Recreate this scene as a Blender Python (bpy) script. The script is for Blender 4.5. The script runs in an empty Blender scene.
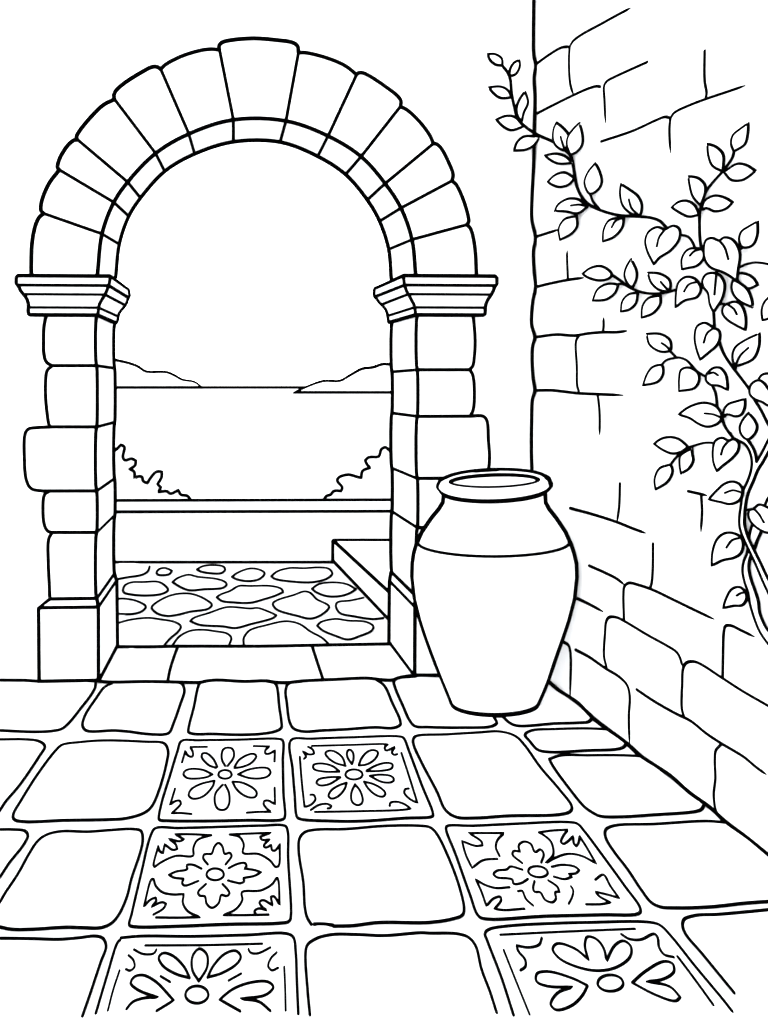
import bpy, math, random
from mathutils import Vector

# ---------------------------------------------------------------- camera, sky, sun, exposure
scene = bpy.context.scene
COL = scene.collection
FOC, VX, HY, EYE = 690.0, 273.0, 387.0, 1.6      # focal length, vanishing point, horizon, eye height

cam_d = bpy.data.cameras.new('camera')
cam = bpy.data.objects.new('camera', cam_d)
COL.objects.link(cam)
cam.location = (0, 0, EYE)
cam.rotation_euler = (math.radians(90), 0, 0)
cam_d.sensor_fit = 'VERTICAL'
cam_d.sensor_height = 36.0
cam_d.lens = 36.0 * FOC / 1024.0
cam_d.shift_x = (384 - VX) / 1024.0
cam_d.shift_y = (HY - 512) / 1024.0
cam_d.clip_start = 0.05
cam_d.clip_end = 30000
scene.camera = cam

SUN_EL, SUN_AZ = math.radians(45), math.radians(190)
world = bpy.data.worlds.new('World')
scene.world = world
world.use_nodes = True
wn = world.node_tree
wn.nodes.clear()
sky = wn.nodes.new('ShaderNodeTexSky')
sky.sky_type = 'NISHITA'
sky.sun_disc = False
sky.sun_elevation = SUN_EL
sky.sun_rotation = SUN_AZ
sky.dust_density = 0.2
sky.air_density = 1.0
hs = wn.nodes.new('ShaderNodeHueSaturation')     # a milky, overcast sky
hs.inputs['Saturation'].default_value = 0.12
bg = wn.nodes.new('ShaderNodeBackground')
bg.inputs['Strength'].default_value = 0.15
wo = wn.nodes.new('ShaderNodeOutputWorld')
wn.links.new(sky.outputs[0], hs.inputs['Color'])
wn.links.new(hs.outputs[0], bg.inputs['Color'])
wn.links.new(bg.outputs[0], wo.inputs['Surface'])

sun_d = bpy.data.lights.new('sun', 'SUN')
sun_d.energy = 0.5
sun_d.angle = math.radians(90)
sun_d.color = (1.0, 0.985, 0.96)
sun = bpy.data.objects.new('sun', sun_d)
COL.objects.link(sun)
# the light comes from behind the viewer, slightly from the left
sdir = Vector((math.sin(SUN_AZ) * math.cos(SUN_EL), math.cos(SUN_AZ) * math.cos(SUN_EL), math.sin(SUN_EL)))
sun.rotation_euler = (-sdir).to_track_quat('-Z', 'Y').to_euler()
sun.location = (0, -5, 8)

scene.view_settings.view_transform = 'Standard'
scene.view_settings.look = 'None'
scene.view_settings.gamma = 1.0
scene.view_settings.use_curve_mapping = False
scene.view_settings.exposure = 2.25
scene.render.engine = 'CYCLES'
scene.cycles.max_bounces = 10
scene.cycles.diffuse_bounces = 8


# ---------------------------------------------------------------- materials
def chalk(name, base, scale, amount, rough=0.95):
    m = bpy.data.materials.new(name)
    m.use_nodes = True
    nt = m.node_tree
    b = nt.nodes['Principled BSDF']
    b.inputs['Roughness'].default_value = rough
    b.inputs['Specular IOR Level'].default_value = 0.1
    tc = nt.nodes.new('ShaderNodeTexCoord')
    nz = nt.nodes.new('ShaderNodeTexNoise')
    nz.inputs['Scale'].default_value = scale
    nz.inputs['Detail'].default_value = 5
    mx = nt.nodes.new('ShaderNodeMix')
    mx.data_type = 'RGBA'
    mx.inputs['A'].default_value = (base - amount, base - amount, base - amount, 1)
    mx.inputs['B'].default_value = (base + amount, base + amount, base + amount, 1)
    nt.links.new(tc.outputs['Object'], nz.inputs['Vector'])
    nt.links.new(nz.outputs['Fac'], mx.inputs['Factor'])
    nt.links.new(mx.outputs['Result'], b.inputs['Base Color'])
    return m


M_PLASTER = chalk('white_plaster', 0.86, 3.0, 0.02)
M_STONE = chalk('white_stone', 0.86, 6.0, 0.02)
M_FLOOR = chalk('white_paving', 0.86, 4.0, 0.02)
M_CLAY = chalk('white_glazed_clay', 0.85, 5.0, 0.02, 0.8)
M_LEAF = chalk('white_leaf', 0.86, 20.0, 0.02)
M_WATER = chalk('pale_water', 0.86, 0.02, 0.02)
M_HILL = chalk('pale_hill', 0.86, 0.01, 0.02)
M_INK = bpy.data.materials.new('black_ink')
M_INK.use_nodes = True
_b = M_INK.node_tree.nodes['Principled BSDF']
_b.inputs['Base Color'].default_value = (0.0003, 0.0003, 0.0003, 1)
_b.inputs['Roughness'].default_value = 1.0
_b.inputs['Specular IOR Level'].default_value = 0.0


# ---------------------------------------------------------------- mesh helpers
class MB:
    """collects faces (slot 0 = body, slot 1 = ink) and links them as one mesh object"""

    def __init__(self):
        self.v, self.f, self.m = [], [], []

    def add(self, vs, fs, mi=0):
        o = len(self.v)
        self.v += [tuple(p) for p in vs]
        for f in fs:
            self.f.append([o + i for i in f])
            self.m.append(mi)

    def prism(self, front, back):
        n = len(front)
        fs = [list(range(n)), list(range(2 * n - 1, n - 1, -1))]
        fs += [[(i + 1) % n, i, n + i, n + (i + 1) % n] for i in range(n)]
        self.add(list(front) + list(back), fs)

    def ink(self, pts, w, closed=False, taper=False, sides=7, lift=0.0):
        """a raised ink line: a round bead w 'pixels' wide as seen from the eye"""
        if lift:
            pts = [Vector(p) + Vector((0, 0, lift * 0.5 * (w + WK) * max(p[1], 0.5) / FOC)) for p in pts]
        P = [Vector(pts[0])]
        for p in pts[1:]:
            p = Vector(p)
            if (p - P[-1]).length > 1e-5 * max(1.0, p.y):
                P.append(p)
        if closed and (P[0] - P[-1]).length < 1e-5 * max(1.0, P[0].y):
            P.pop()
        n = len(P)
        if n < 2:
            return
        T = []
        for i in range(n):
            a = P[i - 1] if (i > 0 or closed) else P[i]
            b = P[(i + 1) % n] if (i < n - 1 or closed) else P[i]
            t = b - a
            T.append(t.normalized() if t.length > 0 else Vector((1, 0, 0)))
        ref = Vector((0, 0, 1)) if abs(T[0].z) < 0.9 else Vector((1, 0, 0))
        N = (ref - T[0] * ref.dot(T[0])).normalized()
        rings, rr = [], []
        for i in range(n):
            N = (N - T[i] * N.dot(T[i]))
            if N.length < 1e-6:
                N = T[i].orthogonal()
            N.normalize()
            B = T[i].cross(N)
            k = 1.0
            if taper and i == n - 1:
                k = 0.45
            elif taper and i == n - 2:
                k = 0.8
            r = 0.5 * (w + WK) * k * max(P[i].y, 0.5) / FOC
            rr.append(r)
            rings.append((P[i], N.copy(), B, r))
        vs, fs = [], []

        def ring(c, N, B, r):
            o = len(vs)
            for j in range(sides):
                a = 2 * math.pi * j / sides
                vs.append(c + N * (r * math.cos(a)) + B * (r * math.sin(a)))
            return o
        seq = []
        if not closed:
            c, N0, B0, r = rings[0]
            seq.append(ring(c - T[0] * r * 0.7, N0, B0, r * 0.6))
        for c, N0, B0, r in rings:
            seq.append(ring(c, N0, B0, r))
        if not closed:
            c, N0, B0, r = rings[-1]
            seq.append(ring(c + T[-1] * r * 0.7, N0, B0, r * 0.6))
        for a, b in zip(seq, seq[1:]):
            for j in range(sides):
                k = (j + 1) % sides
                fs.append([a + j, a + k, b + k, b + j])
        if closed:
            a, b = seq[-1], seq[0]
            # best matching roll for the closing ring
            best = min(range(sides), key=lambda s: (vs[b + s] - vs[a]).length)
            for j in range(sides):
                k = (j + 1) % sides
                fs.append([a + j, a + k, b + (k + best) % sides, b + (j + best) % sides])
        else:
            fs.append([seq[0] + j for j in range(sides)][::-1])
            fs.append([seq[-1] + j for j in range(sides)])
        self.add(vs, fs, 1)

    def build(self, name, mat, parent=None, **props):
        me = bpy.data.meshes.new(name)
        org = Vector((0, 0, 0))
        if parent is not None:
            org = Vector(parent.location)
        me.from_pydata([tuple(Vector(p) - org) for p in self.v], [], self.f)
        me.materials.append(mat)
        me.materials.append(M_INK)
        me.polygons.foreach_set('material_index', self.m)
        me.update()
        o = bpy.data.objects.new(name, me)
        COL.objects.link(o)
        if parent is not None:
            o.parent = parent
        for k, v in props.items():
            o[k] = v
        return o


WK = 1.0     # bleed of the bright paving over the edges of a line


def empty(name, loc, label, category, group=None):
    o = bpy.data.objects.new(name, None)
    COL.objects.link(o)
    o.location = loc
    o.empty_display_size = 0.2
    o['kind'] = 'thing'
    o['label'] = label
    o['category'] = category
    if group:
        o['group'] = group
    return o


# ---------------------------------------------------------------- survey helpers
def S(view, txt):
    """points surveyed in an enlarged view (x0, y0, scale) -> picture coordinates"""
    x0, y0, s = view
    out = []
    for t in txt.split():
        a, b = t.split(',')
        out.append((x0 + float(a) / s, y0 + float(b) / s))
    return out


A0 = (0, 0, 1)


def ray(p):
    return ((p[0] - VX) / FOC, -(p[1] - HY) / FOC)


def onfloor(p, z=0.0):
    dx, dz = ray(p)
    t = (z - EYE) / dz
    return Vector((dx * t, t, z))


def atY(p, Y):
    dx, dz = ray(p)
    return Vector((dx * Y, Y, EYE + dz * Y))


AF, AK = 3.781, 0.0408          # the arch front: Y = AF + AK * X


def onarch(p, off=0.0, k=1.0):
    dx, dz = ray(p)
    t = (AF * k + off) / (1 - AK * dx)
    return Vector((dx * t, t, EYE + dz * t))


BACK = 1.13                     # far side of the arch
WA, WB = Vector((1.4726, 3.908)), Vector((1.692, 2.359))     # foot of the right-hand wall
WD = (WB - WA).normalized()
WN = Vector((WD.y, -WD.x))      # out of the wall, into the court
if WN.x > 0:
    WN = -WN


def onwall(p, d=0.0, corner=None):
    dx, dz = ray(p)
    t = (WA + WN * d).dot(WN) / (dx * WN.x + WN.y)
    if corner is not None and (t > corner - d or t < 0):
        t = corner - d
    return Vector((dx * t, t, EYE + dz * t))


def smooth(pts, closed=False, sub=5, corner=95):
    """centripetal Catmull-Rom through the points, kept sharp at hard corners"""
    P = [Vector(p) for p in pts]
    n = len(P)
    if n < 3:
        return [tuple(p) for p in P]

    def sharp(i):
        a, b, c = P[(i - 1) % n], P[i], P[(i + 1) % n]
        u, v = b - a, c - b
        if u.length < 1e-6 or v.length < 1e-6:
            return True
        return math.degrees(u.angle(v)) > corner
    out = []
    segs = n if closed else n - 1
    for i in range(segs):
        p1, p2 = P[i], P[(i + 1) % n]
        first = (not closed and i == 0) or sharp(i)
        last = (not closed and i == n - 2) or sharp((i + 1) % n)
        p0 = p1 * 2 - p2 if first else P[(i - 1) % n]
        p3 = p2 * 2 - p1 if last else P[(i + 2) % n]
        t0 = 0.0
        t1 = t0 + max((p1 - p0).length, 1e-6) ** 0.5
        t2 = t1 + max((p2 - p1).length, 1e-6) ** 0.5
        t3 = t2 + max((p3 - p2).length, 1e-6) ** 0.5
        for k in range(sub):
            t = t1 + (t2 - t1) * k / sub
            a1 = p0 * ((t1 - t) / (t1 - t0)) + p1 * ((t - t0) / (t1 - t0))
            a2 = p1 * ((t2 - t) / (t2 - t1)) + p2 * ((t - t1) / (t2 - t1))
            a3 = p2 * ((t3 - t) / (t3 - t2)) + p3 * ((t - t2) / (t3 - t2))
            b1 = a1 * ((t2 - t) / (t2 - t0)) + a2 * ((t - t0) / (t2 - t0))
            b2 = a2 * ((t3 - t) / (t3 - t1)) + a3 * ((t - t1) / (t3 - t1))
            out.append(tuple(b1 * ((t2 - t) / (t2 - t1)) + b2 * ((t - t1) / (t2 - t1))))
    if not closed:
        out.append(tuple(P[-1]))
    return out


# ================================================================ SETTING: ground, sea, hills
g = MB()
g.add([(-60, -60, -0.06), (60, -60, -0.06), (60, 7.0, -0.06), (-60, 7.0, -0.06), (60, 45, -6.6), (-60, 45, -6.6)],
      [[0, 1, 2, 3], [3, 2, 4, 5]])
g.build('ground', M_FLOOR, kind='structure')

SEA = -6.0
w = MB()
w.add([(-9000, 38, SEA), (9000, 38, SEA), (9000, 2705, SEA), (-9000, 2705, SEA)], [[0, 1, 2, 3]])
w.ink([(-3000, 2700, SEA), (0, 2700, SEA), (3000, 2700, SEA)], 5.4)
w.build('sea', M_WATER, kind='structure')


def hill(name, ridge_px, Y0, depth, foot_ink):
    r = [atY(p, Y0 + depth) for p in smooth(ridge_px, sub=4)]
    m = MB()
    n = len(r)
    front = [Vector((p.x * Y0 / (Y0 + depth), Y0, SEA)) for p in r]
    back = [Vector((p.x, Y0 + 2 * depth, SEA)) for p in r]
    m.add(r + front + back, [[n + i, n + i + 1, i + 1, i] for i in range(n - 1)]
          + [[i, i + 1, 2 * n + i + 1, 2 * n + i] for i in range(n - 1)] + [[n, 0, 2 * n], [2 * n - 1, 3 * n - 1, n - 1]])
    m.ink(r, 2.7 if Y0 > 1000 else 4.0)
    if foot_ink:
        m.ink([front[0], front[-1]], 4.7, lift=0.15)
    return m.build(name, M_HILL, kind='structure')


hill('hills', [(60, 352), (90, 355), (115, 360), (130, 363.5), (138, 366.7), (146, 371.7), (166.7, 372.4), (174.5, 375.8),
               (182, 380), (194, 382.3), (201, 387.4)], 2560, 60, True)
hill('headland', [(295, 393.6), (300, 391), (323.4, 381.9), (340, 381.7), (352, 375), (362.5, 369.4), (373, 368),
                  (383, 364.7), (392, 365), (420, 360), (450, 362)], 750, 60, True)

# ================================================================ SETTING: court floor
fl = MB()
fl.add([(-5, -3, 0), (2.2, -3, 0), (1.95, 3.0, 0), (1.6, 4.2, 0), (-5, 4.2, 0)], [[0, 1, 2, 3, 4]])
floor = fl.build('floor', M_FLOOR, kind='structure')
TZ = 0.003

F1 = (0, 660, 3.84); F2 = (150, 720, 5.12); F3 = (280, 720, 4.8); F4 = (120, 810, 64 / 15); F5 = (90, 900, 3.4909)
F6 = (430, 800, 3.4909); F7 = (470, 900, 2.5772); F8 = (0, 800, 4.5714); F9 = (270, 660, 3.84); F10 = (280, 820, 3.84)
F11 = (400, 680, 3.2); F12 = (150, 660, 4.8); C4 = (390, 560, 3.84); W4 = (530, 560, 3.2269); W5 = (560, 700, 3.6923)


def slab(body_px, ink_px, w=2.4, closed=False, name='paving_slab', extra=(), label=None):
    m = MB()
    sb = smooth(body_px, True, 3)
    top = [onfloor(p, TZ) for p in sb]
    if sum(a.x * b.y - b.x * a.y for a, b in zip(top, top[1:] + top[:1])) < 0:
        top.reverse()
    m.prism(top, [Vector((p.x, p.y, 0.001)) for p in top])
    for lp in ink_px:
        m.ink([onfloor((p[0], p[1] + 0.7), TZ) for p in smooth(lp, closed, 6)], w, closed, lift=0.35)
    for pts, cl, ww in extra:
        m.ink([onfloor((p[0], p[1] + 0.5), TZ + 0.001) for p in smooth(pts, cl, 5)], ww, cl, lift=0.25)
    props = {'label': label} if label else {}
    return m.build(name, M_FLOOR, floor, **props)


t = S(F1, '-60,270 0,270 120,275 200,272 240,262 270,235 310,185 345,140 365,105 367,88')
t = [(-9, 683), (-30, 704), (-52, 726), (-40, 730)] + t
slab(t, [t])
t = S(F1, '430,90 400,105 370,145 325,215 317,250 330,270 440,270 500,275 560,283 630,285 650,278 665,245 690,175 708,115 700,93 690,88')
slab(t, [t])
t = S(F12, '265,105 240,112 230,130 210,225 185,325 185,345 210,354 300,354 420,358 530,354 600,342 630,325 630,290 620,220 610,130 600,113 560,103')
slab(t, [t])
t = S(F9, '120,84 70,92 60,115 65,165 75,235 90,262 130,274 200,270 300,265 400,258 475,260 500,248 500,232 470,165 440,100 410,77')
slab(t + S(F9, '370,74 250,79'), [t])
t = S(C4, '97,448 30,455 15,465 20,490 50,560 75,615 95,637 150,641 280,643 390,638 410,625 400,605')
slab(t + S(C4, '380,520 360,450'), [t])
t = S(C4, '435,603 460,625 490,636 600,630') + S(W4, '80,527 150,525 190,521 200,510')
slab(t + S(C4, '620,485 560,460 430,455'), [t])
t = S(F11, '722,203 718,212 700,220 600,225 480,230 440,222 415,195 400,175 420,162 500,157 600,155 662,158')
slab(t, [t])
t = [(641.3, 756.3), (622.3, 755.3), (587, 755.3), (560, 755.6), (549.4, 759), (553, 766), (568.8, 787.8), (584.4, 806.6), (592, 812),
     (600, 815.9), (619.6, 816.7), (654.8, 814.6), (694, 811.6), (701, 809.5), (703.5, 806)]
slab(t + [(680, 790)], [t])
t = S(W5, '618,453 540,447 350,458 200,464 168,480 170,510 200,560 250,625 300,700 335,745 370,763 430,767 560,763 680,750 775,743 800,742')
slab(t + S(W5, '800,600 700,520'), [t])
t = S(F7, '800,22 640,37 580,40 550,52 552,80 600,140 681,239')
slab(t + S(F7, '760,330 900,330 900,20'), [t])
t = S(F1, '-60,305 0,305 100,305 150,312 172,330 150,370 75,480 20,545 0,575 -30,610') + [(-30, 818.5), (-138, 818), (-142, 812), (-110, 776), (-82, 745), (-74, 740)]
slab(t, [t], closed=True)
t = S(F1, '240,325 220,340 150,430 80,540 50,595 55,612 90,620 250,615 420,612 480,608 550,588 580,565 610,500 640,390 645,345 630,320 560,314 400,309 300,316')
slab(t, [t], closed=True)
t = S(F11, '42,190 50,180 150,174 250,168 320,165 370,180 400,210 450,280 510,350 550,405 545,420 510,430 350,434 240,441 180,438 145,415 120,360 70,265 45,210')
slab(t, [t], closed=True)
t = S(F8, '-60,135 0,135 60,135 115,142 127,160 110,200 40,290 0,350 -30,385') + [(-60, 922), (-195, 925), (-202, 918), (-162, 876), (-126, 838), (-118, 831)]
slab(t, [t], closed=True)
t = S(F8, '-30,510 0,465 20,430 80,340 130,250 170,190 210,160 280,143 400,145 500,138 610,133 645,142 652,180 640,240 600,360 580,440 545,520 510,562 460,583 380,583 300,581 150,590 50,590 0,580 -40,572')
slab(t, [t], closed=True)
t = S(F10, '120,400 105,375 95,330 90,240 72,120 75,70 95,47 140,37 250,35 400,23 530,22 575,28 600,50 650,150 690,260 707,340 700,365 660,380 570,393 380,393 280,405 205,407')
slab(t, [t, S(F10, '130,399 165,399 205,403')])
t = S(F8, '-60,632 0,632 150,634 270,637 360,630 435,622 470,632 485,665 460,740 440,800 410,890 376,987')
slab(t + S(F8, '340,1100 -60,1100'), [t])
t = S(F10, '115,748 105,640 98,510 105,480 140,455 200,440 300,440 400,444 540,433') + S(F6, '0,465 95,467 135,480 160,510 180,590 210,670 233,742')
slab(t + S(F6, '270,880 -350,880'), [t])


def oval(c, rx, ry, view, n=12, tilt=0.0):
    x0, y0, s = view
    return [(x0 + (c[0] + rx * math.cos(2 * math.pi * i / n)) / s,
             y0 + (c[1] + ry * math.sin(2 * math.pi * i / n) + tilt * rx * math.cos(2 * math.pi * i / n)) / s) for i in range(n)]


def orn(view, closed, opened, w=1.8):
    return [(S(view, q), False, w) if q.split()[0] != q.split()[-1] else (S(view, q)[:-1], True, w) for q in closed] \
        + [(S(view, q), False, w) for q in opened]


# eight-petalled daisy
t = S(F2, '160,108 250,104 450,101 660,97 680,105 680,200 683,370 690,495 680,508 500,512 300,516 100,515 48,510 45,495 60,420 100,290 140,160')
slab(t, [t], 2.3, True, 'patterned_tile', [(oval((384, 278), 34, 22, F2), True, 1.8)] + orn(F2, [], [
    '385,235 368,200 370,158 382,145 400,141 418,145 428,158 428,190 397,235',
    '432,240 455,205 500,178 530,173 544,183 535,203 510,225 470,240 432,246',
    '450,278 500,255 570,243 605,248 617,265 605,286 570,298 510,297 450,278',
    '422,315 470,320 530,350 547,373 538,393 515,397 475,382 442,352 422,315',
    '385,330 405,375 405,425 392,452 370,461 345,452 332,420 335,375 372,330',
    '330,310 320,340 280,385 240,402 212,400 198,383 210,355 260,327 330,310',
    '320,278 270,255 210,250 180,260 171,276 187,295 230,300 290,292 320,278',
    '345,240 325,200 290,170 268,172 265,190 300,230 338,245',
    '292,137 205,138 220,165 215,188 195,182 180,158 163,217',
    '530,133 612,135 590,155 592,172 610,172 640,155 637,212',
    '128,350 102,435 130,415 152,413 158,427 135,455 110,477 160,476 213,481',
    '638,345 640,432 605,412 585,415 582,430 600,455 620,470 560,470 495,474']),
    'tile with an eight-petalled daisy and a small oval centre')
# ten-petalled daisy
t = S(F3, '52,97 150,90 350,83 580,80 595,88 620,150 680,310 735,455 728,463 600,470 400,484 250,484 90,472 80,460 70,350 60,230')
slab(t, [t], 2.3, True, 'patterned_tile', [(oval((355, 261), 41, 24, F3), True, 1.8)] + orn(F3, [], [
    '345,212 325,180 322,152 335,142 350,155 353,185 345,212',
    '378,215 390,185 420,152 450,144 470,155 455,188 415,213 378,218',
    '415,243 460,218 515,205 540,213 535,232 490,243 415,246',
    '430,268 480,262 535,270 547,285 535,298 490,297 430,268',
    '403,295 450,308 495,335 506,353 495,367 465,362 425,330 403,295',
    '360,308 385,340 397,380 390,402 370,408 347,393 342,350 360,308',
    '320,300 310,330 280,365 248,377 233,365 245,338 280,315 320,300',
    '290,273 230,275 185,285 175,300 190,313 235,308 290,275',
    '285,245 250,220 195,208 160,216 163,235 210,247 285,248',
    '315,220 300,180 265,152 235,147 218,158 230,180 265,205 315,220',
    '135,128 158,143 163,160 140,165 110,150 125,175 115,186',
    '153,124 350,119 490,115 517,117 503,130 508,146 553,128 537,155 548,167 563,163',
    '95,175 105,300 118,418 150,405 170,380 163,360 145,358',
    '147,432 185,408 225,402 247,412 240,422 228,424',
    '167,441 400,437 590,431 627,425 600,405 560,392 530,397 526,412',
    '583,157 620,270 660,398 625,380 597,350 600,333 618,328']),
    'tile with a ten-petalled daisy and a double line round it')
# quatrefoil flower with four spiky corner leaves
t = S(F4, '150,78 250,77 400,73 600,67 705,68 715,85 717,200 728,460 720,475 680,482 450,487 250,495 60,497 40,490 50,440 90,270 130,110')
slab(t, [t], 2.3, True, 'patterned_tile', [(oval((406, 274), 37, 25, F4), True, 1.8)] + orn(F4, [], [
    '375,232 355,205 358,190 378,187 390,187 403,155 420,140 437,155 447,187 468,182 476,195 450,232',
    '463,248 500,230 533,226 540,237 530,250 570,255 602,265 575,280 525,290 530,303 515,312 490,308 460,300',
    '437,315 460,340 467,355 455,367 432,362 420,398 392,417 370,400 362,368 340,365 333,350 367,315',
    '348,250 310,233 285,235 287,252 240,262 208,276 230,288 272,293 265,310 275,322 335,302',
    '390,107 330,128 313,160 311,195 240,195 180,220 147,243 143,232 163,153 170,175 183,185 190,145 225,170 245,166 238,147 208,122 255,133 273,125 235,103 300,103 390,107',
    '467,104 510,115 528,145 525,183 590,187 640,215 665,243 677,237 682,145 662,172 650,172 645,148 622,160 613,152 638,125 607,127 597,114 645,97 560,100 467,104',
    '153,458 250,459 342,457 290,432 268,395 272,358 225,360 180,350 152,322 143,295 134,295 101,413 130,382 152,373 155,385 133,413 180,393 197,400 185,420 142,446',
    '635,446 540,448 440,448 495,422 522,382 520,350 600,343 650,315 668,290 674,293 681,405 657,368 643,370 652,407 610,384 595,393 607,413 627,427 590,420 573,432 580,443']),
    'tile with a four-lobed flower between four spiky corner leaves')
# slanting flower
t = S(F6, '58,92 150,90 300,83 480,77 515,83 540,110 600,190 680,300 735,380 730,395 600,400 400,405 200,415 170,405 140,330 90,190 57,105')
slab(t, [t], 2.3, True, 'patterned_tile', [(oval((377, 250), 34, 19, F6, tilt=0.08), True, 1.8)] + orn(F6, [], [
    '322,220 288,190 292,178 314,180 310,157 328,145 352,153 367,182 385,172 397,187 388,218',
    '425,233 460,226 505,232 521,244 510,255 485,258 495,268 470,276 432,267',
    '413,280 445,303 452,320 437,322 440,343 427,357 402,348 385,322 365,320 360,305 365,282',
    '323,243 280,232 268,242 235,246 222,258 235,270 270,273 288,278 292,292 318,290 342,275',
    '243,195 230,165 235,140 260,115 135,115 180,145 183,158 160,160 112,143 125,190 147,237 185,210 235,205',
    '380,113 420,107 482,103 465,125 457,145 465,153 480,145 500,125 502,150 510,162 518,150 522,125 550,170 580,222 530,195 480,188 430,205 405,220 430,190 425,150 405,128 380,113',
    '278,304 230,307 190,295 160,277 180,320 197,370 220,345 245,337 248,350 225,380 260,384 330,379',
    '577,278 605,260 630,300 660,342 620,330 578,320 590,335 630,357 600,363 545,364'])
    + [(S(F6, '307,318 322,317 335,345 360,368'), False, 1.7), (S(F6, '492,300 500,315 495,340 484,362'), False, 1.5)],
    'tile with a lobed flower, two of its corner leaves unfinished')
# half-seen daisy at the edge
t1 = S(F5, '20,395 60,260 95,150 105,139')
t2 = S(F5, '107,132 180,126 350,127 550,122 685,117 710,130 718,180 722,280 727,397')
slab(t1 + t2 + S(F5, '735,560 -30,560'), [t1, t2], 2.3, False, 'patterned_tile', [(oval((373, 330), 40, 30, F5), True, 2.0)] + orn(F5, [], [
    '380,283 358,245 358,195 382,170 408,190 408,235 380,283',
    '348,272 330,235 290,195 255,185 240,200 255,230 300,258 348,272',
    '410,270 430,230 470,188 508,177 526,195 515,220 460,255 410,270',
    '127,380 150,355 190,342 237,340 170,315 142,290 155,268 185,262 230,285 292,350 232,387',
    '525,388 452,347 500,310 560,288 620,285 640,303 615,330 525,345 590,355 630,387'], 2.0) + orn(F5, [], [
        '246,265 280,286', '483,281 528,256', '153,172 185,188 222,186 232,172', '134,192 152,210 155,233 140,246 125,241',
        '553,170 560,183 585,186 630,165', '652,182 630,205 622,230 635,245 657,236',
        '62,385 80,315 103,245', '192,158 400,157 602,152', '678,232 681,300 683,385'], 1.6),
    'tile with a large open daisy of five petals, cut by the near edge')
t = S(F6, '292,750 250,620 200,490 192,465 205,452 270,440 450,430') + S(F7, '300,58 460,57 490,65 520,95 580,170 655,260 676,287')
slab(t + S(F7, '760,400 160,400'), [t], 2.3, False, 'patterned_tile', [(oval((362, 214), 33, 21, F7), True, 2.0)] + orn(F7, [], [
    '305,153 270,125 225,112 213,125 230,150 285,175 335,182 380,172 412,147 415,120 395,105 372,118 352,157 345,125 325,100 302,95 296,115 305,153',
    '303,220 260,200 200,184 172,190 172,210 200,222 265,224 225,240 208,268 222,283 262,272 290,245 303,220',
    '418,213 450,185 500,158 523,165 525,185 500,203 455,210 515,223 542,250 530,260 480,245 418,213'], 2.0) + orn(F7, [], [
        '185,97 178,115 150,122 120,117 125,132 143,155 142,172 130,181', '390,88 410,100 440,102 475,87 484,97 487,120 500,140 525,147',
        '535,145 580,205 627,270'], 2.0) + orn(F6, [], ['257,522 300,630 348,748', '245,470 450,460 716,449'], 1.6),
    'tile with heart-shaped side petals and a three-lobed top petal')

# threshold under the arch
th = MB()
tfront = [(98.4, 682.2), (112, 683), (146, 682.4), (180, 683), (200, 683.2), (205.2, 682), (216.7, 680.9), (243.75, 682.3), (266.7, 681.7), (275, 683),
          (288, 683.4), (301.25, 681.9), (335, 680.3), (366.4, 679), (376.8, 680), (384.6, 680.8), (392.4, 680.8), (400, 678.2), (414.5, 676.3), (441, 676.7)]
tback = [(115, 646.8), (150, 646.9), (180, 646.3), (260, 646.3), (330, 645), (391, 644)]
th.add([onfloor(p, 0.004) for p in tfront] + [onfloor(p, 0.004) for p in reversed(tback)],
       [list(range(len(tfront) + len(tback)))])
th.ink([onfloor(p, 0.006) for p in smooth(tfront, sub=4)], 2.5, lift=0.6)
th.ink([onfloor(p, 0.005) for p in smooth([(x, y + 1.0) for x, y in tback], sub=3)], 3.0, lift=0.5)
th.ink([onfloor(p, 0.004) for p in smooth([(178, 646.7), (174.5, 656), (170, 670), (167.7, 681.5)], sub=4)], 2.5, lift=0.5)
th.ink([onfloor(p, 0.004) for p in [(312, 646.5), (317, 662), (323, 680)]], 2.5, lift=0.5)
th.build('threshold', M_FLOOR, kind='structure')

# cobbled path outside
CA, CB = (100, 540, 4.8), (250, 540, 4.8)
pa = MB()
pa.add([(-2.6, 4.2, 0.002), (1.6, 4.2, 0.002), (1.6, 6.4, 0.002), (-2.6, 6.4, 0.002)], [[0, 1, 2, 3]])


def cobble(pts, closed, close_with=()):
    body = smooth(pts + list(close_with), True, 3)
    top = [onfloor(p, 0.006) for p in body]
    if sum(a.x * b.y - b.x * a.y for a, b in zip(top, top[1:] + top[:1])) < 0:
        top.reverse()
    pa.prism(top, [Vector((p.x, p.y, 0.003)) for p in top])
    pa.ink([onfloor((p[0], p[1] + 0.6), 0.006) for p in smooth(pts, closed, 5)], 1.7, closed, lift=0.6)


cobble(S(CA, '70,191 130,180 200,168 230,150 238,128'), False, S(CA, '240,118 70,118'))
for q in ['272,155 285,140 315,136 345,148 335,163 300,170 275,165',
          '110,240 120,218 150,205 210,203 280,202 310,218 327,240 300,258 230,267 150,262 115,252',
          '348,203 370,185 425,168 470,178 560,188 600,202 608,215 590,230 500,237 430,242 390,228',
          '465,142 490,128 540,122 595,130 600,145 580,160 530,160 485,152',
          '633,178 660,158 720,138 770,145 790,160 770,185 720,198 660,190',
          '248,325 265,305 330,270 390,258 450,262 510,288 537,312 520,330 430,345 370,360 320,365 270,350',
          '560,275 580,262 625,245 665,222 720,222 820,222 870,235 880,250 840,268 780,287 720,302 640,300 585,293',
          '433,390 450,375 520,352 600,325 640,323 720,330 760,328 810,345 847,362 830,375 720,405 650,423 590,415 480,408']:
    cobble(S(CA, q), True)
cobble(S(CA, '75,284 120,283 180,295 220,320 205,340 160,355 75,355'), False)
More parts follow.
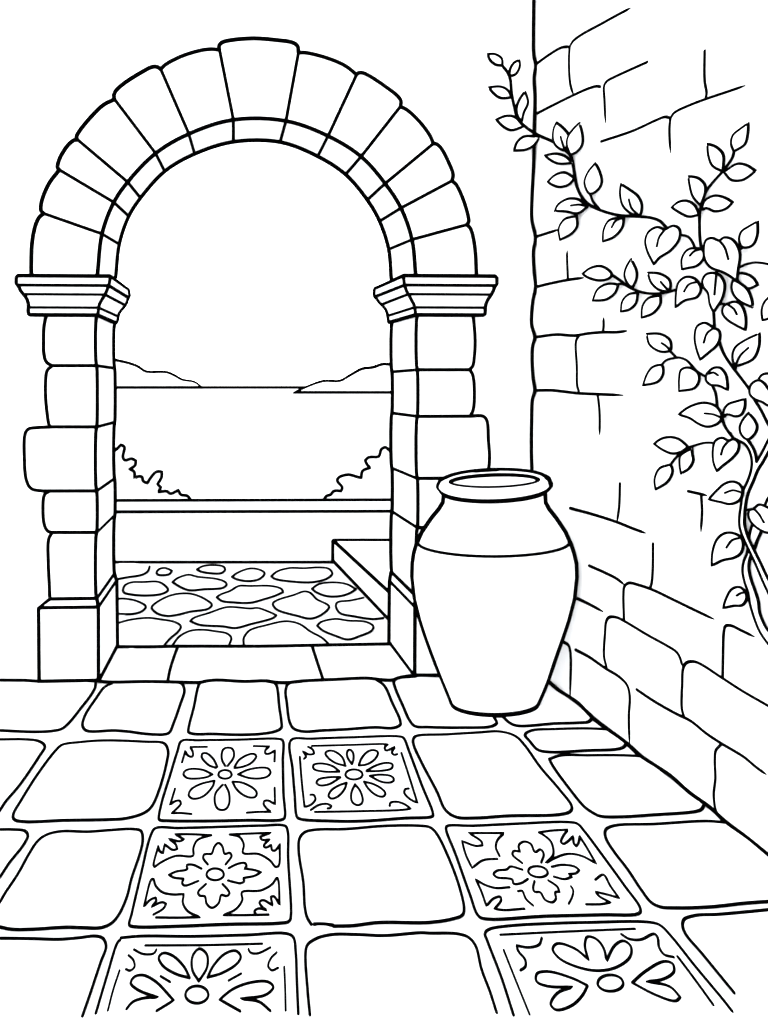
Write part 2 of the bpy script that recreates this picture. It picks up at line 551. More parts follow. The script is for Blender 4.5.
cobble(S(CA, '75,403 140,385 230,375 290,382 360,395 388,415 375,440 340,470 310,503'), False, S(CA, '75,503'))
cobble(S(CA, '350,503 380,465 430,438 490,432 560,440 610,450 630,470 620,503'), False)
cobble(S(CA, '690,503 690,470 715,437 740,425 790,412 870,393 910,392 960,405 1010,440 1065,470 1095,497'), False)
for q in ['102,175 130,152 190,136 260,137 330,133 380,140 395,162 370,185 300,203 200,200 120,187',
          '297,235 330,213 410,205 470,215 508,237 480,255 430,270 370,270 320,252',
          '110,305 130,290 210,265 260,248 290,255 320,285 370,310 380,322 350,355 290,378 230,365 140,340 118,325',
          '322,412 340,395 410,380 470,388 560,395 592,415 585,435 530,460 470,478 410,460 350,435']:
    cobble(S(CB, q), True)
cobble(S(CB, '545,278 480,292 420,300 412,315 430,350 500,367 590,380 640,375'), False)
pa.build('path', M_FLOOR, kind='structure')

# ================================================================ low walls beyond the arch
PY0, PY1 = 6.31, 6.87
ZP = EYE - (511.8 - HY) / FOC * PY0
pw = MB()
pf = [Vector((-3.2, PY0, 0)), Vector((3.0, PY0, 0)), Vector((3.0, PY0, ZP + 0.01)), Vector((-3.2, PY0, ZP - 0.004))]
pb = [Vector((p.x, PY1, p.z if p.z > 0.1 else -0.4)) for p in pf]
pw.prism(pf, pb)
pw.ink([pf[3], pf[2]], 2.6)
pw.ink([pb[3], pb[2]], 4.4, lift=0.1)
pw.ink([Vector((-3.2, PY0 - 0.055, 0)), Vector((0.55, PY0 - 0.055, 0))], 3.4, lift=0.35)
pw.build('parapet_wall', M_PLASTER, kind='thing', label='long low white parapet across the far end of the cobbles, sea behind it', category='low wall')

kw = MB()
ZK = 0.195
a, b = onfloor((333, 561.5)), onfloor((388.5, 620))
d = (b - a).normalized()
e = a + d * ((4.32 - a.y) / d.y)
a = a + d * 0.012
kb = [a, e, Vector((2.2, e.y, 0)), Vector((2.2, a.y, 0))]
kt = [Vector((p.x, p.y, ZK)) for p in kb]
kw.prism(kt, kb)
kw.ink([kt[0], kt[1]], 3.0)
kw.ink([kb[0], kb[1]], 3.4, lift=0.5)
kw.ink([kb[0] - Vector((0.006, 0.03, 0)), kt[0] - Vector((0.006, 0.03, 0))], 3.2)
kw.ink([kt[0] - Vector((0, 0.02, 0)), kt[3] - Vector((0, 0.02, 0))], 3.0, lift=0.3)
kw.build('stone_kerb', M_STONE, kind='thing', label='low flat-topped kerb along the right edge of the cobbled path', category='kerb')


# bushes behind the parapet
def bush(outline_px, extra_px, Y, label):
    m = MB()
    top = smooth(outline_px, False, 4, corner=75)
    full = [atY(p, Y) for p in list(top) + list(extra_px)]
    c = sum(full, Vector()) / len(full)
    mid_ = [Vector((p.x, Y + 0.2, p.z)) for p in full]
    back = [Vector((c.x + (p.x - c.x) * 0.85, Y + 0.5, c.z + (p.z - c.z) * 0.85)) for p in full]
    n = len(full)
    m.add(full + mid_ + back, [list(range(n))]
          + [[i, n + i, n + (i + 1) % n, (i + 1) % n] for i in range(n)]
          + [[n + i, 2 * n + i, 2 * n + (i + 1) % n, n + (i + 1) % n] for i in range(n)]
          + [list(range(3 * n - 1, 2 * n - 1, -1))])
    m.ink(full[:len(top)], 2.5)
    m.build('bush', M_LEAF, kind='thing', label=label, category='bush', group='bushes behind the parapet')


B6, B8 = (0, 380, 3.84), (300, 340, 3.84)
bush([(70, 470), (80, 455), (95, 448), (106, 455)] + S(B6, '442,270 465,248 478,258 472,295 480,308 505,302 522,310 518,328 497,342 515,352 517,378 530,370 545,372 550,388 566,396 575,380 600,352 622,352 620,375 605,400 618,412 608,430 640,427 655,436 685,422 695,440 720,445 736,468'),
     [(198, 530), (130, 545), (70, 530)], 7.3, 'scalloped bush behind the parapet beside the pillar that is farther from the jar')
bush([(440, 475), (428, 458), (414, 448), (400, 455)] + S(B8, '345,425 328,412 312,420 302,447 265,450 250,462 258,478 270,490 240,503 235,530 218,525 185,517 150,527 143,540 162,565 158,580 130,580 118,593 100,600 92,615'),
     [(316, 530), (380, 545), (440, 530)], 7.3, 'scalloped bush behind the parapet beside the pillar that stands next to the jar')

# ================================================================ the plastered wall that holds the arch
J = [((31.3, 275), (97.4, 275), (115.6, 277)), ((43.75, 213.5), (102, 233.9), (119.3, 243.8)), ((59.4, 169.9), (113.8, 202.3), (128.9, 215.8)),
     ((77.6, 139.8), (127.6, 182), (140.6, 197.6)), ((114.6, 99.4), (155.5, 153.3), (164.8, 171)), ((160.7, 69.3), (188.8, 133.8), (194.8, 153.6)),
     ((219.5, 50), (233.3, 119.7), (233.6, 141.6)), ((298.4, 52.6), (285.9, 120.8), (280.2, 141.9)), ((356.5, 74.7), (328.1, 135.9), (317.7, 156.2)),
     ((400.3, 106.7), (361.2, 156.5), (345.6, 174.4)), ((433.3, 143.7), (385.2, 183.5), (367.2, 199.7)), ((451.8, 180.9), (401, 208), (379.5, 221)),
     ((466.7, 224.7), (412, 239.6), (388.6, 249)), ((476.4, 275), (415.7, 275), (391.2, 279))]
PO = 0.05
wl = MB()
mid = [onarch(((o[0] + i[0]) / 2, (o[1] + i[1]) / 2), PO) for o, i, _ in J]


def pw_pt(X, Z):
    return Vector((X, AF + PO + AK * X, Z))


lx, rx = onarch((72, 400), PO).x, onarch((447, 400), PO).x
outl = [pw_pt(-5, -0.03), pw_pt(lx, -0.03), pw_pt(lx, 2.0)] + mid + [pw_pt(rx, 2.0), pw_pt(rx, -0.03), pw_pt(1.52, -0.03), pw_pt(1.52, 4.1), pw_pt(-5, 4.1)]
wl.prism(outl, [Vector((p.x, p.y + 0.42, p.z)) for p in outl])
wl.ink([onfloor(p, 0.004) for p in [(-120, 678.5), (-40, 679.3), (0, 681.2), (25, 681.3), (39, 682.3)]], 2.8, lift=0.5)
W1 = (520, 0, 3.0968); W2 = (520, 220, 3.84); W3 = (560, 450, 3.6923); JR = (400, 450, 3.84)
cl = [(533.9, -40)] + S(W1, '43,0 42,100 43,170 49,200 44,240 47,300 46,350 44,420 43,500 38,600 37,680 48,735') \
    + S(W2, '52,120 55,200 60,257 50,310 45,400 57,450 48,490 50,600 57,655 48,690 45,768') + [(531.5, 450), (532.2, 480), (533, 560), (534, 670)]
wl.ink([atY(p, 3.868) for p in smooth(cl, sub=5)], 2.8)
wl.build('plaster_wall', M_PLASTER, kind='thing', label='blank white plaster wall pierced by the round stone arch', category='wall')

# ================================================================ right-hand stone wall
sw = MB()
far = WA - WD * 0.25
near = WA + WD * 6.5


def w3(p, z):
    return Vector((p.x, p.y, z))


th_ = -WN * 0.4
sw.prism([w3(near, -0.02), w3(far, -0.02), w3(far, 4.1), w3(near, 4.1)],
         [w3(near + th_, -0.02), w3(far + th_, -0.02), w3(far + th_, 4.1), w3(near + th_, 4.1)])


def joint(view, q, w=2.5, taper=True):
    if len(q.split()) == 2:
        (x0, y0), (x1, y1) = [tuple(map(float, k.split(','))) for k in q.split()]
        q = f'{x0},{y0} {(x0 + x1) / 2},{(y0 + y1) / 2} {x1},{y1}'
    sw.ink([onwall(p, 0.0) for p in smooth(S(view, q), False, 5)], w, False, taper)


for q in ['49,200 90,170 130,147 155,145', '155,145 165,128 190,108 250,75 310,42 343,25', '155,145 153,190 157,260 166,292',
          '50,353 100,327 165,295 210,275 240,267 252,270', '395,192 350,212 300,235 272,250 262,265 263,310 266,380',
          '252,438 350,405 420,373 450,362 467,366', '467,366 480,348 520,328 580,305 640,285 698,265', '467,366 464,400 467,473',
          '573,157 573,250 579,290 575,306']:
    joint(W1, q)
for q in ['60,65 100,52 148,37', '186,230 183,160 182,118', '62,257 120,243 185,230 245,222', '320,431 323,405 322,375',
          '60,450 140,440 210,444 260,436 320,431 370,431 412,426', '228,444 217,465 220,560 222,640 230,662',
          '57,655 120,654 160,658 220,665 300,669 397,673', '300,670 306,720 308,768 307,825']:
    joint(W2, q, 2.6)
for q in ['38,215 120,237 210,266 270,290 317,307', '223,123 220,210 212,264', '473,152 543,168', '523,168 526,230 521,302',
          '345,345 344,440 340,490 333,512', '108,427 160,450 210,475 238,497', '238,625 236,530 240,502 255,491 290,498 340,515 420,553 500,592 570,625',
          '58,545 110,570 160,597', '30,545 58,545']:
    if q != '30,545 58,545':
        joint(W3, q, 2.6)
for q in ['248,345 240,310 243,240 248,195 258,184 280,185 310,200 380,242 440,275 475,298 487,320 493,343',
          '148,290 190,312 245,350 290,378 315,405 323,440 320,500 322,592', '95,258 105,263 125,275 132,300 130,445',
          '500,510 491,480 492,400 495,350 505,332 525,327 550,335 620,380 690,425 768,470 800,490',
          '623,383 624,320 627,230 632,213 650,212 680,226 725,248', '345,418 400,455 470,495 520,520 570,560 620,593 690,635 730,668 763,692']:
    joint(W4, q, 2.6)
joint(W5, '598,162 577,185 573,220 575,290 569,350 578,410 600,440', 2.3, False)
base = S(W4, '30,366 55,388 90,420 130,445 160,465 200,508 250,547 310,590') + S(W5, '300,210 410,280 480,343 560,400 610,450 700,515 768,572 800,596 900,680')
bl = []
for p in smooth(base, sub=4):
    q = onfloor(p, 0.004)
    if (Vector((q.x, q.y)) - WA).dot(WN) < 0:
        q = onwall(p)
    bl.append(q)
sw.ink(bl, 4.0)
sw.build('stone_wall', M_STONE, kind='thing', label='tall side wall of large worn stone blocks, the vine climbing on it', category='wall')

# ================================================================ arch ring
arch = empty('stone_arch', (-0.1, AF, 2.2), 'semicircular arch of wedge-shaped stones resting on the two pillars', 'arch')
OUT = ['31.3,275 31.3,262.5 32,244 35,227 39,217.7 43.75,213.5',
       '43.75,213.5 41.2,211 40.9,206 43,197 49.5,182.8 59.4,169.9',
       '59.4,169.9 57.6,167.8 58,163.5 61.2,155.4 68.2,145 74,140.3 77.6,139.8',
       '77.6,139.8 76.4,137.5 78.9,132 91,117 104,104.6 114.6,99.4',
       '114.6,99.4 113.8,96.2 115.4,91.6 122,85 140.6,72.9 152,67.1 157,66.9 160.7,69.3',
       '160.7,69.3 165.6,64.6 181,56.5 199.5,50.7 211,49.2 219.5,50',
       '219.5,50 219,46 221.8,42.7 230.7,40.3 254,38.5 277.6,40.3 292.7,42.7 297.6,46.3 298.4,52.6',
       '298.4,52.6 306,52.8 322,56.5 337.5,62 346.9,66.9 356.5,74.7',
       '356.5,74.7 358.6,73 362.5,72.9 370.3,76.5 386,87 397.5,96 400.8,101 400.3,106.7',
       '400.3,106.7 406.8,109.8 419.8,122 430,135.9 433.3,143.7',
       '433.3,143.7 436,143.9 440.6,147.6 448.4,162 453,174.5 451.8,180.9',
       '451.8,180.9 456,184.5 463.3,200 468,216 468.6,221.5 466.7,224.7',
       '466.7,224.7 470.6,229 474.7,247 476.4,275']
SUB = 6
inF = smooth([j[1] for j in J], False, SUB)
inB = smooth([(255 + (j[2][0] - 255) * 1.009, 270 + (j[2][1] - 270) * 1.009) for j in J], False, SUB)
VO = 0.012
for i, q in enumerate(OUT):
    o2 = smooth(S(A0, q), False, 4)
    f2 = inF[i * SUB:(i + 1) * SUB + 1]
    b2 = inB[i * SUB:(i + 1) * SUB + 1]
    fo = [onarch(p, VO) for p in o2]
    fi = [onarch(p, VO) for p in f2]
    bo = [Vector((p.x, p.y + 0.47, p.z)) for p in fo]
    bi = [onarch(p, 0, BACK) for p in b2]
    m = MB()
    m.prism(fo + fi[::-1], bo + bi[::-1])
    m.ink(fo, 3.6)
    m.ink(fi, 3.5)
    m.ink(bi, 6.0)
    if i > 0:
        m.ink([fo[0], fi[0]], 2.9)
        m.ink([fi[0], bi[0]], 2.6)
    m.build('keystone' if i == 6 else 'voussoir', M_STONE, arch)


# ================================================================ pillars
def loft(m, levels, bk, wh, wc, foot=0.0):
    """stacked rings (y, outer x, inner x, offset, far x); ink along the edges one can see"""
    R = []
    for (y, xo, xi, off, xb) in levels:
        of, if_ = onarch((xo, y), off), onarch((xi, y), off)
        z = (of.z + if_.z) / 2
        ib = onarch((xb, 300), 0, bk)
        R.append([Vector((of.x, of.y, z)), Vector((if_.x, if_.y, z)), Vector((ib.x, ib.y, z)), Vector((of.x, ib.y, z))])
    vs = [p for r in R for p in r]
    fs = []
    for a in range(len(R) - 1):
        for j in range(4):
            k = (j + 1) % 4
            fs.append([4 * a + j, 4 * a + k, 4 * a + 4 + k, 4 * a + 4 + j])
    fs.append([0, 1, 2, 3])
    n = 4 * (len(R) - 1)
    fs.append([n + 3, n + 2, n + 1, n])
    m.add(vs, fs)
    for r, wd in zip(R, wh):
        if wd:
            up = foot if r is R[-1] else 0.0
            m.ink([r[0], r[1]], wd, lift=up)
            m.ink([r[1], r[2]], wd + 0.8 * up, lift=up)
    for j in range(3):
        if wc[j]:
            m.ink([r[j] for r in R], wc[j])


def pillar(label, blocks, joints, cap, plinth, xin, xback, gx):
    root = empty('stone_pillar', (onarch((gx, 600)).x, onarch((gx, 600)).y, 0), label, 'pillar', 'pillars carrying the arch')
    m = MB()
    loft(m, cap, 1.115, [3.6, 0, 0, 2.8, 0, 0, 2.3, 0, 0, 0, 2.3, 0, 0, 3.6], [3.4, 2.8, 4.4])
    m.build('capital', M_STONE, root)
    for i, q in enumerate(blocks):
        m = MB()
        y0, y1 = joints[i], joints[i + 1]
        o2 = smooth(S(A0, q), False, 4)
        xm = xin + (0.7 if i % 2 else -0.6)
        f2 = smooth([(xin + 0.3, y0), (xm, y0 + 6), (xm, y1 - 6), (xin + 0.3, y1)], False, 3)
        fo = [onarch(p, VO) for p in o2]
        fi = [onarch(p, VO) for p in f2]
        bx = [xback + (p[0] - xin) * 0.8 for p in f2]
        bi = []
        for x, pf_ in zip(bx, fi):
            b_ = onarch((x, 400), 0, BACK)
            bi.append(Vector((b_.x, b_.y, pf_.z)))
        bo = [Vector((p.x, p.y + 0.45, p.z)) for p in fo]
        m.prism(fo + fi[::-1], bo + bi[::-1])
        m.ink(fo, 3.0)
        m.ink(fi, 3.0)
        m.ink(bi, 5.6)
        if i < len(blocks) - 1:
            m.ink([fo[-1], fi[-1]], 3.0)
            m.ink([fi[-1], bi[-1]], 2.6)
        m.build('stone_block', M_STONE, root)
    m = MB()
    loft(m, plinth, BACK, [3.0, 2.9, 3.6], [3.2, 3.2, 5.4], 0.45)
    m.build('plinth', M_STONE, root)


capL = [(275.9, 18.0, 110.0, -0.050, 126.6), (277.5, 16.3, 110.2, -0.050, 127.8), (283.5, 16.3, 109.2, -0.050, 128.6), (285.2, 17.4, 108.7, -0.048, 128.0), (287.0, 18.8, 108.0, -0.044, 126.9), (291.0, 20.6, 106.6, -0.037, 126.0), (294.3, 23.4, 105.0, -0.030, 124.6), (297.0, 25.6, 103.4, -0.025, 122.8), (300.0, 27.3, 101.5, -0.020, 120.5), (304.0, 28.4, 99.4, -0.014, 118.2), (307.5, 28.5, 98.6, -0.010, 117.4), (311.0, 28.2, 98.2, -0.009, 117.0), (314.0, 28.6, 98.0, -0.008, 116.0), (315.0, 30.0, 97.9, -0.008, 115.2)]
capR = [(275.9, 495.2, 403.6, -0.050, 376.2), (277.5, 496.8, 403.6, -0.050, 375.2), (283.5, 496.8, 404.2, -0.050, 374.8), (285.2, 495.6, 404.6, -0.048, 375.4), (287.0, 494.4, 405.0, -0.044, 377.0), (291.0, 493.0, 406.4, -0.037, 379.4), (294.3, 491.2, 408.2, -0.030, 382.2), (297.0, 489.4, 409.8, -0.025, 384.4), (300.0, 487.4, 411.3, -0.020, 386.4), (304.0, 485.8, 413.6, -0.014, 387.8), (307.5, 485.2, 414.7, -0.010, 388.4), (311.0, 485.2, 415.2, -0.009, 388.8), (314.0, 484.8, 415.4, -0.008, 389.2), (315.0, 483.0, 415.5, -0.008, 389.6)]
pillar('stacked rough stone pillar nearer the bare end of the wall, its whole plinth in view',
       ['46,316 43.9,327.6 43.6,340 43.9,353.6 46.4,362 52,365.7',
        '52,366 47.2,370.6 45.6,382 45.8,400 47,412 48.6,423 50,426.9',
        '50,427 38,427.6 28.6,429 25.2,433.6 24.4,458 26.4,480 31.3,488.6 44.3,491',
        '49.5,491.3 44.6,494.6 43,510 44.2,524 47.5,530.8 52,532.4',
        '52,533 48.7,539 48.3,562 49.2,582 49.8,597'],
       [316, 365.7, 426.9, 490.9, 532.4, 598.6], capL,
       [(598.6, 50, 96.8, 0.012, 113.6), (607.4, 38.6, 98.3, 0.0, 115.6), (682, 39.2, 98.4, 0.0, 116.3)], 96.4, 113.2, 75)
pillar('stacked rough stone pillar standing directly behind the big jar',
       ['473.2,316 475,340 474.2,357 472.6,366 469,369.8',
        '470,370 473,376 474.2,400 473,410 470,416.2',
        '470,416.2 483,416.2 486.8,420.5 488.3,440 489.4,457 488,470 483,478',
        '476,478 480,485 481,505 480,520 476,527',
        '476,528 480,535 480,560 479,590'],
       [315, 369.8, 416.4, 478.4, 527.6, 596], capR,
       [(595.3, 478, 415.2, 0.012, 392), (606.3, 486, 414.9, 0.0, 390.5), (676.4, 486, 414.6, 0.0, 390)], 417.0, 392.8, 447)

# ================================================================ the big jar
YJ = 3.47
RAYX = (494.4 - VX) / FOC
CJ = Vector((RAYX * YJ, YJ))
VV = Vector((RAYX, 1)).normalized()        # away from the viewer
UU = Vector((1, 0))                        # to the right


def jar_ring(xl, xr, y, ff, fb, n=64, exact=False):
    """an oval ring that fills xl..xr; ff and fb flatten its near and far halves"""
    z = EYE - (y - HY) / FOC * YJ
    r, sh = (xr - xl) / 2 / FOC * YJ, 0.0
    for _ in range(30):
        P = []
        for k in range(n):
            a = 2 * math.pi * k / n
            c, s = math.cos(a), math.sin(a)
            q = CJ + UU * (sh + r * c) + VV * (r * s * (fb if s > 0 else ff))
            P.append(Vector((q.x, q.y, z)))
        px = [VX + FOC * p.x / p.y for p in P]
        mn, mx = min(px), max(px)
        r *= (xr - xl) / (mx - mn)
        sh += ((xl + xr) / 2 - (mn + mx) / 2) / FOC * YJ * 0.9
    return P, px.index(mn), px.index(mx)


jar = empty('clay_jar', (CJ.x, CJ.y, 0), 'big plain wide-shouldered jar on the paving between the pillar and the side wall', 'jar')
prof = [(706.5, 452, 537.5, .61, .50), (700, 450.4, 539.5, .61, .52), (690, 446.3, 544, .58, .55), (677, 441, 549, .63, .57), (663, 435.6, 553.4, .68, .58), (650, 430.8, 557.8, .72, .6),
        (633, 424.7, 563.7, .77, .6), (617, 419.6, 569, .8, .6), (596, 414.4, 574.4, .85, .6), (575, 412, 576.7, .87, .6), (562, 412.3, 576.3, .87, .6),
        (552, 413.7, 574, .87, .6), (544, 416, 571.3, .88, .62), (531, 422, 565.4, .9, .66), (518, 431, 556.5, .9, .7), (509, 438.6, 549.3, .9, .75), (502, 442.8, 545.6, .9, .75), (492, 444, 545, .9, .8)]
m = MB()
INSET = 1.7        # half of the outline bead stands proud of the clay
rings, L, R = [], [], []
for (y, xl, xr, ff, fb) in prof:
    P, i, j = jar_ring(xl + INSET, xr - INSET, y, ff, fb)
    if not rings:
        for p in P:
            p.z = 0.002
    rings.append(P)
    L.append(P[i])
    R.append(P[j])
NR = 64


def skin(m, rings, flip=False):
    vs = [p for r in rings for p in r]
    fs = []
    for a in range(len(rings) - 1):
        for k in range(NR):
            q = [a * NR + k, a * NR + (k + 1) % NR, (a + 1) * NR + (k + 1) % NR, (a + 1) * NR + k]
            fs.append(q[::-1] if flip else q)
    m.add(vs, fs)


skin(m, rings)
m.add(rings[0], [list(range(NR - 1, -1, -1))])
# inside wall
inner = []
for P in rings[2:]:
    c = sum(P, Vector()) / NR
    inner.append([c + (p - c) * (0.9 if P is not rings[-1] else 0.86) for p in P])
skin(m, inner, True)
m.add(inner[0], [list(range(NR))])
m.ink(L, 7.0)
m.ink(R, 7.0)
m.ink(rings[0], 6.0, True, lift=0.25)
# line round the shoulder
P, i, j = jar_ring(417.4, 570, 540.8, .88, .62)
m.ink(P, 2.3, True)
m.build('body', M_CLAY, jar)
# rolled lip, its mouth tipped a little towards the viewer
m = MB()
TILT = 0.085


def lip_ring(r, y, f):
    P = jar_ring(494.4 - r, 494.4 + r, y, f, f)[0]
    for p in P:
        p.z += TILT * (Vector((p.x, p.y)) - CJ).dot(VV)
    return P


lip = [lip_ring(*q) for q in [(49.5, 491.5, .9), (52, 488.4, .93), (54.1, 486.4, .96), (55.4, 484.8, .98), (55.1, 483.2, .98), (53.8, 481.6, .97), (51.3, 480.6, .92),
                              (48, 480.4, .82), (44, 481.2, .68), (41.5, 484, .68), (42, 492, .7)]]
skin(m, lip)
cont, last = [], None
pick = []
for k in range(NR):
    pick.append(max(range(1, 7), key=lambda i: ((VX + FOC * lip[i][k].x / lip[i][k].y - 494.4) / 56) ** 2
                    + ((HY - FOC * (lip[i][k].z - EYE) / lip[i][k].y - 484.5) / 15) ** 2))
for k in range(NR):
    i, i2 = pick[k], pick[(k + 1) % NR]
    cont.append(lip[i][k])
    n_ = abs(i2 - i)
    for q in range(1, n_):          # follow the roll of the lip where the line turns round its side
        j_ = i + (i2 - i) * q // n_
        cont.append(lip[j_][k].lerp(lip[j_][(k + 1) % NR], q / n_))
m.ink(cont, 6.4, True)
m.ink(lip[8], 3.4, True)
m.build('lip', M_CLAY, jar)

# ================================================================ the climbing vine
V1 = (470, 30, 64 / 15); V2 = (470, 150, 64 / 15); V6 = (610, 100, 4.8608); V7 = (628, 200, 5.4857)
V8 = (628, 300, 5.4857); V9 = (628, 380, 5.4857); V10 = (628, 490, 5.4857)
CORN = 3.84
foot = onwall((800, 690), 0.03)
vine = empty('climbing_vine', (foot.x, foot.y, 0), 'leafy vine with twisting twin stems climbing the stone side wall', 'vine')


def vpt(p, d):
    return onwall(p, d, CORN)


def trunk(poly, lines, d, w=2.3):
    m = MB()
    f = [vpt(p, d) for p in poly]
    bk = [vpt(p, max(d - 0.022, 0.002)) for p in poly]
    m.prism(f, bk)
    for l in lines:
        m.ink([vpt(p, d) for p in l], w)
    m.build('trunk', M_LEAF, vine)


tail = [(800, 662), (840, 740), (875, 850), (885, 925)]
aL = smooth(S(V9, '585,322 610,335 640,350 665,385 680,440 675,500 650,570 630,610 622,680 612,750') + S(V10, '613,200 630,255 660,320 700,405 740,500 768,560') + tail, False, 4)
aIn = smooth(S(V9, '657,330 685,370 700,410 706,450'), False, 4)
aIn2 = smooth(S(V9, '706,450 735,400 768,335 800,280'), False, 4)
aOut = smooth(S(V9, '800,345 768,400 740,450 712,495 690,550 660,620 645,690 640,750') + S(V10, '640,190 660,260 690,325 730,405 768,485')
              + [(x + 10, y - 8) for x, y in tail], False, 4)
trunk(aL + aOut[::-1] + aIn2[::-1] + aIn[::-1], [aL, aIn, aIn2, aOut], 0.024)
bL = smooth(S(V10, '700,150 683,190 668,250 655,345 637,390 630,440 640,500 660,560 670,620 690,690 720,768') + [(768, 643.5), (800, 680), (830, 760), (850, 900)], False, 4)
bR = smooth(S(V10, '745,190 728,235 710,275 693,325 672,368 663,420 672,480 700,560 715,610 722,670 745,730 768,770') + [(800, 664), (840, 750), (860, 900)], False, 4)
trunk(bL + bR[::-1], [bL, bR], 0.012)

def stem(view, q, w=2.7, d=0.028, more=()):
    st = MB()
    st.ink([vpt(p, d * 0.55) for p in smooth(S(view, q) + list(more), False, 5)], w - 0.85)
    st.build('stem', M_LEAF, vine)


stem(V1, '138,152 160,180 172,210 178,270 190,330 205,380 240,415 285,445 330,465 360,480 395,505 425,530 437,560 447,620 460,680 490,730',
     3.2, 0.028, S(V2, '530,245 590,268 650,280 720,282') + S(V6, '60,563 140,567 200,573 245,590 272,617'))
stem(V6, '340,655 380,665 400,690 414,722')
stem(V2, '512,187 525,220 550,250')
stem(V2, '452,270 455,284')
stem(V6, '603,250 595,280 565,325 545,350 500,400 470,440 450,490 437,545 435,600 437,670 447,740', 3.0)
stem(W2, '350,208 385,232 410,252 440,268 480,280 530,283 575,275 602,267', 3.0)
stem(W2, '378,246 395,246 410,252')
stem(V7, '605,372 650,352 700,343 768,352 800,362')
stem(V7, '610,275 630,260')
stem(V7, '470,612 472,650 475,705', 3.0)
stem(V7, '475,605 490,580 515,570 552,576')
stem(V7, '487,380 483,420', 2.4)
stem(V8, '498,215 515,270 540,320 590,390 640,455 665,490 690,540 730,605 768,680 810,750', 3.0)
stem(V8, '590,355 588,390', 3.0)
stem(V8, '225,275 268,318')
stem(V8, '183,357 210,330 245,320 280,316 320,330 350,360 375,388 432,424')
stem(V8, '463,470 480,510 487,560 490,590 515,645 530,690 560,735 588,768', 3.0)
stem(V9, '560,290 575,315 610,340', 3.0)
stem(V9, '475,345 420,345 370,358 330,372 290,400 255,435 235,463')
stem(V9, '352,368 352,380')
stem(V9, '655,325 672,345')
stem(V10, '640,112 662,108 690,106')
stem(V10, '750,85 768,45 790,20')


def leaf(view, q, rib=None, d=0.05, w=2.25):
    d *= 0.55
    pts = S(view, q)
    # the tip (first point) stays sharp
    out = smooth(pts + [pts[0]], False, 5)[:-1]
    f = [vpt(p, d) for p in out]
    n = len(f)
    bk = [vpt(p, d - 0.006) for p in out]
    c2 = (sum(p[0] for p in out) / n, sum(p[1] for p in out) / n)
    c = vpt(c2, d + 0.006)
    m = MB()
    m.add(f + [c] + bk, [[i, (i + 1) % n, n] for i in range(n)] + [[n + 1 + i for i in range(n - 1, -1, -1)]]
          + [[(i + 1) % n, i, n + 1 + i, n + 1 + (i + 1) % n] for i in range(n)])
    m.ink(f, w, True)
    if rib:
        m.ink([vpt(p, d + 0.007) for p in smooth(S(view, rib), False, 4)], 1.6)
    m.build('leaf', M_LEAF, vine)


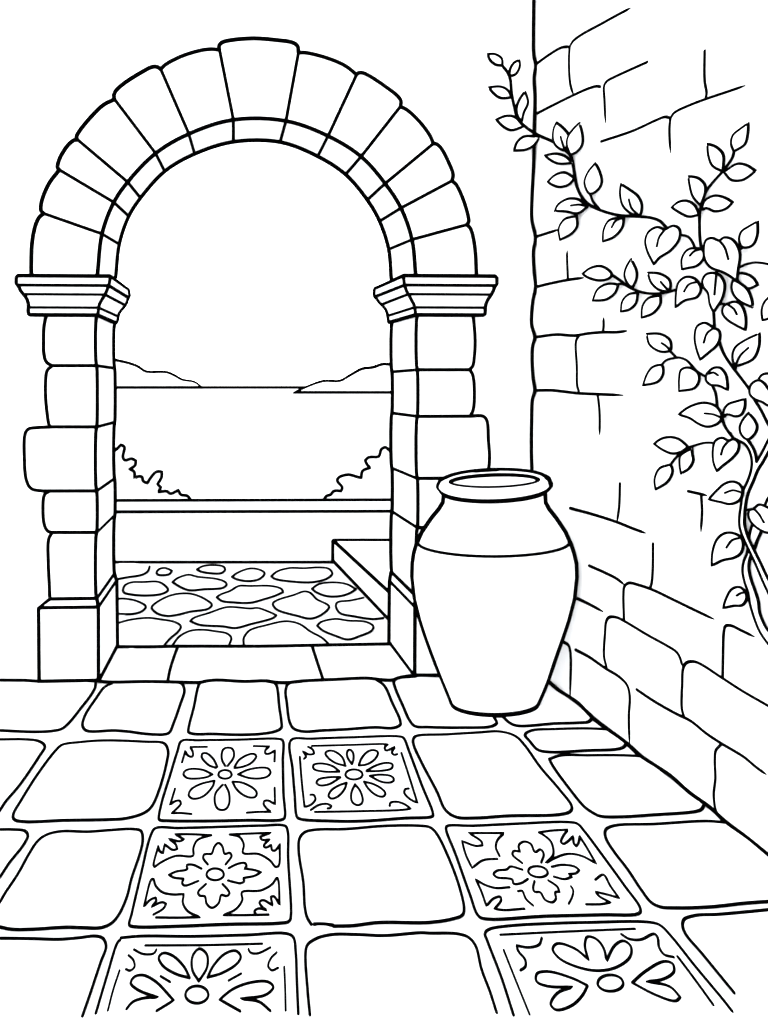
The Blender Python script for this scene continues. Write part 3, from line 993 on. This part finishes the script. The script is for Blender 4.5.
LV = [
    (V1, '75,103 105,103 135,122 138,152 110,148 85,128'), (V1, '210,128 212,155 195,188 167,198 172,165 188,140'),
    (V1, '80,245 130,242 160,257 177,288 130,290 100,270'), (V1, '235,262 247,310 228,355 220,393 203,368 198,335 212,295'),
    (V1, '112,382 155,367 190,372 228,412 175,427 140,410'), (V1, '188,515 200,480 230,455 295,457 275,490 240,510'),
    (V1, '370,395 358,425 357,470 372,498 405,512 418,480 422,452 400,420', '387,455 394,482 403,508', 0.042),
    (V1, '467,397 440,425 420,455 415,490 430,533 455,520 478,490 480,450', None, 0.056),
    (V1, '320,535 365,528 405,538 438,567 380,570 345,555'), (V1, '332,648 365,618 405,608 447,632 420,660 385,670 355,662'),
    (V2, '535,57 505,95 490,140 512,187 545,170 562,135 550,85'),
    (V2, '362,260 380,230 420,208 465,212 502,242 460,270 410,262', '430,237 465,233 500,241', 0.055),
    (V2, '385,383 380,335 405,295 455,282 457,325 435,355'),
    (V2, '645,145 642,190 655,240 690,272 722,280 733,235 715,195 680,168', '678,210 690,250 715,275'),
    (V2, '568,390 572,340 595,300 657,287 650,330 615,370', '605,330 620,303 650,290'),
    (W2, '240,207 270,185 310,177 340,192 352,210 340,225 305,232 265,222'),
    (W2, '427,150 408,185 403,215 418,248 432,259 447,225 447,195'),
    (W2, '492,202 540,207 575,232 572,271 535,268 505,240', '540,237 552,252 570,270'),
    (W2, '280,310 300,265 340,245 378,248 365,280 330,305'), (W2, '388,352 395,310 420,285 453,280 445,320 420,343'),
    (W2, '468,375 472,330 495,300 540,290 538,325 510,358'),
    (W2, '598,335 600,285 610,240 640,218 675,228 695,265 680,295 630,310', '630,275 648,247 677,238'),
    (W2, '515,170 490,120 482,80 495,45 528,27 556,36 590,22 612,35 612,72 580,115 535,145', '556,36 535,65 525,102', 0.055),
    (W2, '623,190 622,150 640,118 665,108 702,116 706,145 680,175 640,185', '692,113 668,120 652,137'),
    (W2, '487,437 540,438 575,460 577,500 540,505 500,480', '543,472 558,482 577,500'),
    (W2, '473,635 490,590 510,565 545,558 550,590 530,620'), (W2, '612,657 612,610 620,575 650,567 685,590 687,620 670,645'),
    (V6, '672,113 670,160 655,215 603,250 590,210 600,170 635,140'), (V6, '475,212 520,230 550,265 548,347 500,320 480,270'),
    (V6, '707,343 660,315 620,310 555,350 590,388 640,390 680,367'), (V6, '382,370 430,380 460,410 462,450 440,512 405,470 390,420'),
    (V6, '300,522 335,495 375,490 410,510 434,557 385,567 345,550'), (V6, '597,497 555,473 510,465 465,487 445,535 470,525 510,541 560,530'),
    (V6, '718,590 715,660 690,708 645,715 630,680 640,640 680,612'),
    (V7, '597,445 605,380 615,300 600,250 570,215 530,205 500,222 460,208 430,220 417,265 425,330 455,370 520,395 565,420', '500,222 530,260 550,325', 0.075),
    (V7, '713,465 690,430 655,408 610,403 605,440 655,485', None, 0.036),
    (V7, '683,588 680,550 655,490 605,450 578,438 570,480 585,525 620,558', None, 0.055),
    (V7, '470,615 450,570 440,510 415,475 410,440 430,408 465,400 500,410 528,450 530,490 515,545 490,585', '486,380 480,450 474,520', 0.048),
    (V7, '645,713 600,690 545,655 520,620 525,585 550,568 590,558 620,575 642,620 648,665', '550,575 580,597 597,628', 0.05),
    (V7, '740,660 735,610 745,570 768,540 800,525 822,560 812,610 780,645'),
    (V8, '397,327 375,260 367,200 380,145 420,125 448,138 470,153 500,170 505,205 490,245 440,290', '470,153 435,180 415,235', 0.055),
    (V8, '722,183 718,255 690,320 640,348 590,357 575,310 590,260 640,222', '590,357 615,305 660,262'),
    (V8, '548,493 500,470 455,465 430,440 435,405 470,373 505,372 535,405 545,445', '440,405 470,398 493,413'),
    (V8, '278,628 330,590 400,565 450,568 490,590 515,640 495,675 440,695 390,680 340,648', '420,622 470,628 513,647', 0.055),
    (V8, '643,543 640,590 620,630 590,638 545,627 522,645 530,600 550,573 600,555'),
    (V8, '662,620 630,660 615,700 625,740 657,765 695,735 708,695 695,660'),
    (V8, '830,590 768,578 740,560 700,545 672,520 668,490 680,460 715,440 745,455 768,485 800,530', None, 0.055),
    (V8, '830,480 795,495 768,487 745,455 718,440 735,412 768,403 805,420', None, 0.045),
    (V9, '143,350 185,322 235,313 280,325 330,367 290,395 245,403 195,385'), (V9, '292,513 285,460 290,415 350,375 352,405 358,440 335,485'),
    (V9, '152,600 148,540 175,485 235,463 245,500 220,555'),
    (V9, '488,500 470,450 467,385 480,335 515,317 552,333 580,325 607,345 605,385 570,430 520,470', '552,333 525,365 510,410', 0.058),
    (V9, '443,655 480,615 530,570 575,557 615,575 630,610 615,655 565,680 510,670', '530,620 575,605 625,618', 0.058),
    (V10, '830,200 800,228 768,235 720,215 680,180 662,140 668,110 690,103 720,80 750,88 800,120', '690,103 720,135 745,178', 0.06),
    (V10, '460,415 465,340 490,270 530,238 570,235 620,260 632,300 620,345 580,372 520,385', '540,317 570,275 620,262', 0.058),
    (V10, '523,648 540,595 570,545 610,532 645,560 650,600 625,632 580,635', '595,580 615,567 650,560', 0.05),
]
for a in LV:
    leaf(*a)
